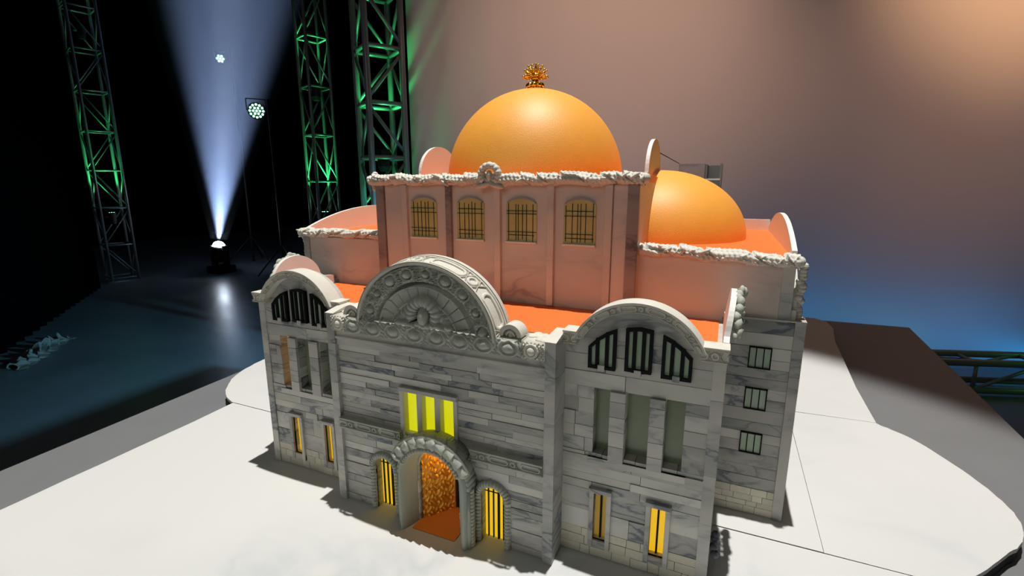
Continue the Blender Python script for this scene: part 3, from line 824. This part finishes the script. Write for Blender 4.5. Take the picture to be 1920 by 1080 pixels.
# --- rear wings: lower walls with small windows, upper walls, roofs, half domes
YR = .300
for sx in (-1, 1):
    rn = random.Random(21 + sx)
    zs = [(.318, .362), (.2315, .277), (.136, .181)]
    xs = sorted((sx * .5435, sx * .5835))
    a, b = sorted((sx * .49, sx * .616))
    g = G()
    ops = [(xs[0], xs[1], z0, z1) for z0, z1 in zs]
    plates(G(), 0, 0, 0, 0, 0, 0, 1, 1, [], rn)
    gb = G(); plates(gb, a, b, 0, .058, YR - .001, YR + .02, .0145, .028, [], rn, jit=.0006); gb.build('brick_base', M_BRICK, B)
    plates(g, a, b, .058, .415, YR, YR + .02, .0225, .12, ops, rn, jit=.0006)
    g.build('rear_wing_wall', M_MARB, B)
    a2, b2 = sorted((sx * .616, sx * .634)); G().quad_box(a2, b2, YR - .004, .92, 0, .418, 4.).build('corner_pilaster', M_MARB2, B)
    a2, b2 = sorted((sx * .5, sx * .6345)); G().quad_box(a2, b2, YR - .006, YR + .03, .418, .421, 4.).build('ledge', M_MARB2, B)
    for z0, z1 in zs:
        w = G().quad_box(xs[0], xs[1], YR + .0008, YR + .0036, z0, z1).build('small_window', M_GLASSG, B)
        g = G()
        for q in ((xs[0], xs[0] + .002, z0, z1), (xs[1] - .002, xs[1], z0, z1), (xs[0], xs[1], z0, z0 + .002), (xs[0], xs[1], z1 - .002, z1)):
            g.quad_box(q[0], q[1], YR - .003, YR + .003, q[2], q[3])
        g.build('frame', M_BLACK, w)
        for k in (1, 2):
            x = xs[0] + (xs[1] - xs[0]) * k / 3; G().quad_box(x - .0009, x + .0009, YR - .001, YR + .002, z0, z1).build('bar', M_BLACK, w)
    # upper wall
    a3, b3 = sorted((sx * .30, sx * .603)); G().quad_box(a3, b3, YR + .001, YR + .02, .405, .530, 2. + sx).build('upper_wall', M_TOWER, B)
    a3, b3 = sorted((sx * .586, sx * .6065)); G().quad_box(a3, b3, YR - .003, YR + .02, .4205, .530, 5. + sx).build('upper_pilaster', M_MARB2, B)
    a3, b3 = sorted((sx * .30, sx * .600)); G().quad_box(a3, b3, YR + .002, .90, .538, .541).build('rear_roof', M_ROOF, B)
    # side parapet, segmental arch board
    x0, x1 = sorted((sx * .597, sx * .606))
    sa = seg_arc(.315, .885, .556, .050, 30)
    G().prism([(.303, .535), (.915, .535), (.915, .552)] + list(reversed(sa)) + [(.303, .552)], x0, x1, 'x').build('arched_parapet', M_BOARD, B)
    x0, x1 = sorted((sx * .31, sx * .600)); G().quad_box(x0, x1, .90, .91, .535, .572).build('back_parapet', M_BOARD, B)
    # relief along the outer side wall, seen edge on
    g = G()
    for i in range(14):
        z = .425 + i * .0075; g.ball((sx * (.617 + .006 * hash1(i)), .318 + .006 * hash1(i + 4), z), .008, .010, .007, 8, 6)
    x0, x1 = sorted((sx * .606, sx * .616)); g.prism([(.303, .42), (.56, .42), (.56, .44)] + [(y, z) for y, z in reversed(arc(.43, .44, .12, 0, pi, 16, .085))][::-1] + [(.303, .44)], x0, x1, 'x')
    g.build('side_gable', M_PLAS2, B, smooth=False)
    # quarter dome
    ca = (sx * .318, .62, .5405); ra, rb = .212, .168
    g = G(); g.grid(64, 28, lambda u, v: (ca[0] + sx * ra * cos(v * pi / 2) * cos((u - .5) * pi), ca[1] + ra * cos(v * pi / 2) * sin((u - .5) * pi), ca[2] + rb * sin(v * pi / 2)))
    g.build('half_dome', M_DOME, B, smooth=True)

# --- leafy cornices
def leaf_cornice(g, x0, x1, y, z, r, z_end=None, seed=0):
    n = int(abs(x1 - x0) / .0011); rn = random.Random(seed)
    ze = z if z_end is None else z_end
    Lf = .062
    ph = [rn.random() for _ in range(64)]; am = [rn.random() for _ in range(64)]
    def f(u, v):
        s = abs(x1 - x0) * u; th = 2 * pi * v
        k = s / Lf + .22 * sin(s * 37 + seed) + .10 * sin(s * 91)
        kk = k + abs(sin(th / 2 + .6)) * .85            # leaves sweep diagonally round the bar
        i = int(kk); q = kk - i; k2 = k * 1.7 + .5 * cos(th + 1) + 3; q2 = k2 - int(k2)
        leaf = (1 - q) ** .5 * (.75 + .5 * am[i % 64])
        vein = .13 * abs(sin(th * 4 + k * 2.2 + ph[i % 64] * 6))
        rr = r * (.62 + .40 * leaf + vein + .10 * (q2 < .12) + .06 * sin(s * 700 + th * 5))
        if q > .89: rr *= .48
        zz = z + (ze - z) * u + rr * sin(th) * .80 + r * .10 * sin(s * 60 + seed)
        return (x0 + (x1 - x0) * u, y - rr * cos(th) * 1.2, zz)
    g.grid(n, 48, f)
    g.ball((x0, y, z), r * .7, r * .9, r * .7); g.ball((x1, y, ze), r * .7, r * .9, r * .7)
    for i in range(int(abs(x1 - x0) / .022)):           # loose leaf tips
        xx = x0 + (x1 - x0) * rn.random(); t_ = (xx - x0) / (x1 - x0)
        g.ball((xx, y - r * (.75 + .4 * rn.random()), z + (ze - z) * t_ + r * rn.uniform(-.6, .5)), r * .75, r * .3, r * .22, 8, 6, Matrix.Rotation(rn.uniform(-.7, .7), 3, 'Y') @ Matrix.Rotation(rn.uniform(-.5, .5), 3, 'Z'))
    return g
g = leaf_cornice(G(), .3235, .611, YR + .003, .543, .0155, .532, 3); g.build('rear_cornice', M_PLAS2, B, smooth=True)
g = leaf_cornice(G(), -.3235, -.614, YR + .003, .545, .0145, .541, 4); g.build('rear_cornice', M_PLAS2, B, smooth=True)

# --- tower
YT = .277
G().quad_box(-.3216, .3216, YT, .90, .405, .676, 1.).build('tower', M_TOWER, B)
G().quad_box(-.322, .322, YT + .003, .90, .676, .690).build('tower_roof', M_ROOF, B)
g = leaf_cornice(G(), -.334, .330, YT - .006, .6835, .0155, .6835, 9)
for i in range(7): g.ball((-.336 - .004 * hash1(i), YT + .004 + .012 * hash1(i + 1), .662 + .006 * i), .006, .009, .006, 8, 6)
g.build('tower_cornice', M_PLAS2, B, smooth=True)
for xa, xb, d in ((-.3216, -.298, .009), (.299, .3216, .009)):
    G().quad_box(xa, xb, YT - d, YT + .002, .408, .672, xa).build('corner_pilaster', M_PIL, B, bevel=.001)
G().quad_box(.2705, .2985, YT - .004, YT + .002, .408, .672, 6.).build('pilaster', M_TOWER, B, bevel=.001)
G().quad_box(-.2965, -.2475, YT - .004, YT + .002, .408, .672, 7.).build('pilaster', M_TOWER, B, bevel=.001)
for x in (-.2365, -.1135, .0125, .1385, .2625):
    G().quad_box(x - .0085, x + .0065, YT - .0085, YT + .002, .410, .672, x * 9).build('pilaster', M_PIL if x in (-.1135,) else M_TOWER, B, bevel=.0008)
for xa, xb in ((-.222, -.149), (-.094, -.0235), (.0325, .1045), (.1655, .235)):
    top = seg_arc(xa + .003, xb - .003, .632, .010, 14)
    w = G().prism([(xa, .5475), (xb, .5475), (xb, .630)] + list(reversed(top)) + [(xa, .630)], YT - .0025, YT + .001, 'y').build('clerestory_window', M_OLIVE, B)
    rn = random.Random(int(xa * 1000))
    for k in range(6):
        x = xa + (xb - xa) * (.10, .30, .42, .54, .68, .90)[k] + rn.uniform(-.002, .002)
        G().quad_box(x - .0006, x + .0006, YT - .0036, YT - .002, .549 + rn.uniform(0, .004), .634 - rn.uniform(0, .006)).build('vertical_bar', M_BLACK, w)
    for k in range(4):
        z = (.560, .571, .606, .618)[k] + rn.uniform(-.003, .003)
        G().quad_box(xa + rn.uniform(0, .006), xb - rn.uniform(0, .006), YT - .0038, YT - .0022, z - .0005, z + .0005).build('horizontal_bar', M_BLACK, w)
    G().quad_box(xa - .001, xb + .001, YT - .008, YT, .5435, .5480).build('sill', M_BOARD, w, bevel=.0005)
    g = G(); t2 = [(p[0], p[1] + .0028) for p in top]; g.band(top, t2, YT - .0045, YT); g.build('lintel', plain('blue_grey_lintel', (.30, .33, .37), .6) if 'blue_grey_lintel' not in bpy.data.materials else bpy.data.materials['blue_grey_lintel'], w)
# cartouche on the tower cornice
g = G(); cy_, cz_ = YT - .021, .693
def ring_(u, v):
    a = R(-50) + R(280) * u; rr = .0064 * (1 + .25 * abs(sin(a * 7))); b = 2 * pi * v
    return Vector((.001 + 0.0205 * cos(a), cy_, cz_ + .0195 * sin(a))) + Vector((cos(a), 0, sin(a))) * rr * cos(b) + Vector((0, 1.3, 0)) * rr * sin(b)
g.grid(80, 12, ring_)
g.ball((.001, cy_ - .002, cz_ - .002), .0068, .009, .0115, 14, 10)
for sx in (-1, 1): g.ball((sx * .017, cy_, cz_ - .024), .019, .009, .006, 12, 8, Matrix.Rotation(sx * .25, 3, 'Y'))
g.build('cartouche', M_PLAS2, B, smooth=True)
# arch boards either side of the dome
for sx, xc in ((-1, -.3216), (1, .303)):
    a = arc(.57, .700, .105, 0, pi, 26, .082)
    G().prism([(.44, .688), (.70, .688), (.70, .699)] + a + [(.44, .699)], xc - .0045, xc + .0045, 'x').build('tower_arch_board', M_BOARD, B)
G().quad_box(-.30, .30, .893, .90, .690, .712).build('tower_back_parapet', M_BOARD, B)
# main dome with its gold finial
dc = Vector((-.006, .545, .684)); DR = .2325
dome = G().grid(96, 40, lambda u, v: (dc.x + DR * cos(v * pi / 2) * cos(2 * pi * u), dc.y + DR * cos(v * pi / 2) * sin(2 * pi * u), dc.z + DR * sin(v * pi / 2)), True).build('main_dome', M_DOME, B, smooth=True)
F0 = dc + Vector((0, 0, DR)); fz = .0355
g = G(); g.lathe(F0 + Vector((0, 0, -.003)), [(.001, 0), (.018, 0), (.020, .004), (.022, .009), (.019, .013), (.012, .016), (.014, .019), (.001, .022)], 20)
for i in range(9):
    a = 2 * pi * i / 9; g.ball(F0 + Vector((.017 * cos(a), .017 * sin(a), .009)), .0085, .0085, .0075, 10, 8)
g.ball(F0 + Vector((0, 0, .030)), .0125, .0125, .0125, 20, 14)
fin = g.build('finial', M_GOLD, dome, smooth=True)
g = G(); c = F0 + Vector((0, 0, .030))
for el, n, o in ((0, 12, 0), (28, 11, .3), (55, 7, .1), (88, 1, 0)):
    for i in range(n):
        a = 2 * pi * i / n + o; d = Vector((cos(a) * cos(R(el)), sin(a) * cos(R(el)), sin(R(el))))
        g.tube([c + d * .010, c + d * .030], [.0028, .0018], 8); g.ball(c + d * .0315, .0034, nu=8, nv=6); g.ball(c + d * .020, .0030, nu=8, nv=6)
g.build('sunburst_rays', M_GOLD, dome, smooth=True)
# boxed rear tower seen beyond the right half dome
G().quad_box(.300, .392, 1.28, 1.42, 0, .750, 2.).build('rear_tower', M_PIL, B)
g = G(); g.quad_box(.392, .400, 1.30, 1.42, 0, .748); g.quad_box(.400, .452, 1.41, 1.42, 0, .748); g.quad_box(.444, .452, 1.28, 1.42, 0, .750)
g.build('rear_tower_frame', M_STEEL, B)
G().quad_box(.398, .447, 1.275, 1.285, .690, .696).build('rear_tower_bracket', M_BOARD, B)
G().tube([(.303, .66, .756), (.30, 1.28, .752)], .0012, 6).build('roof_wire', M_BLACK, B)
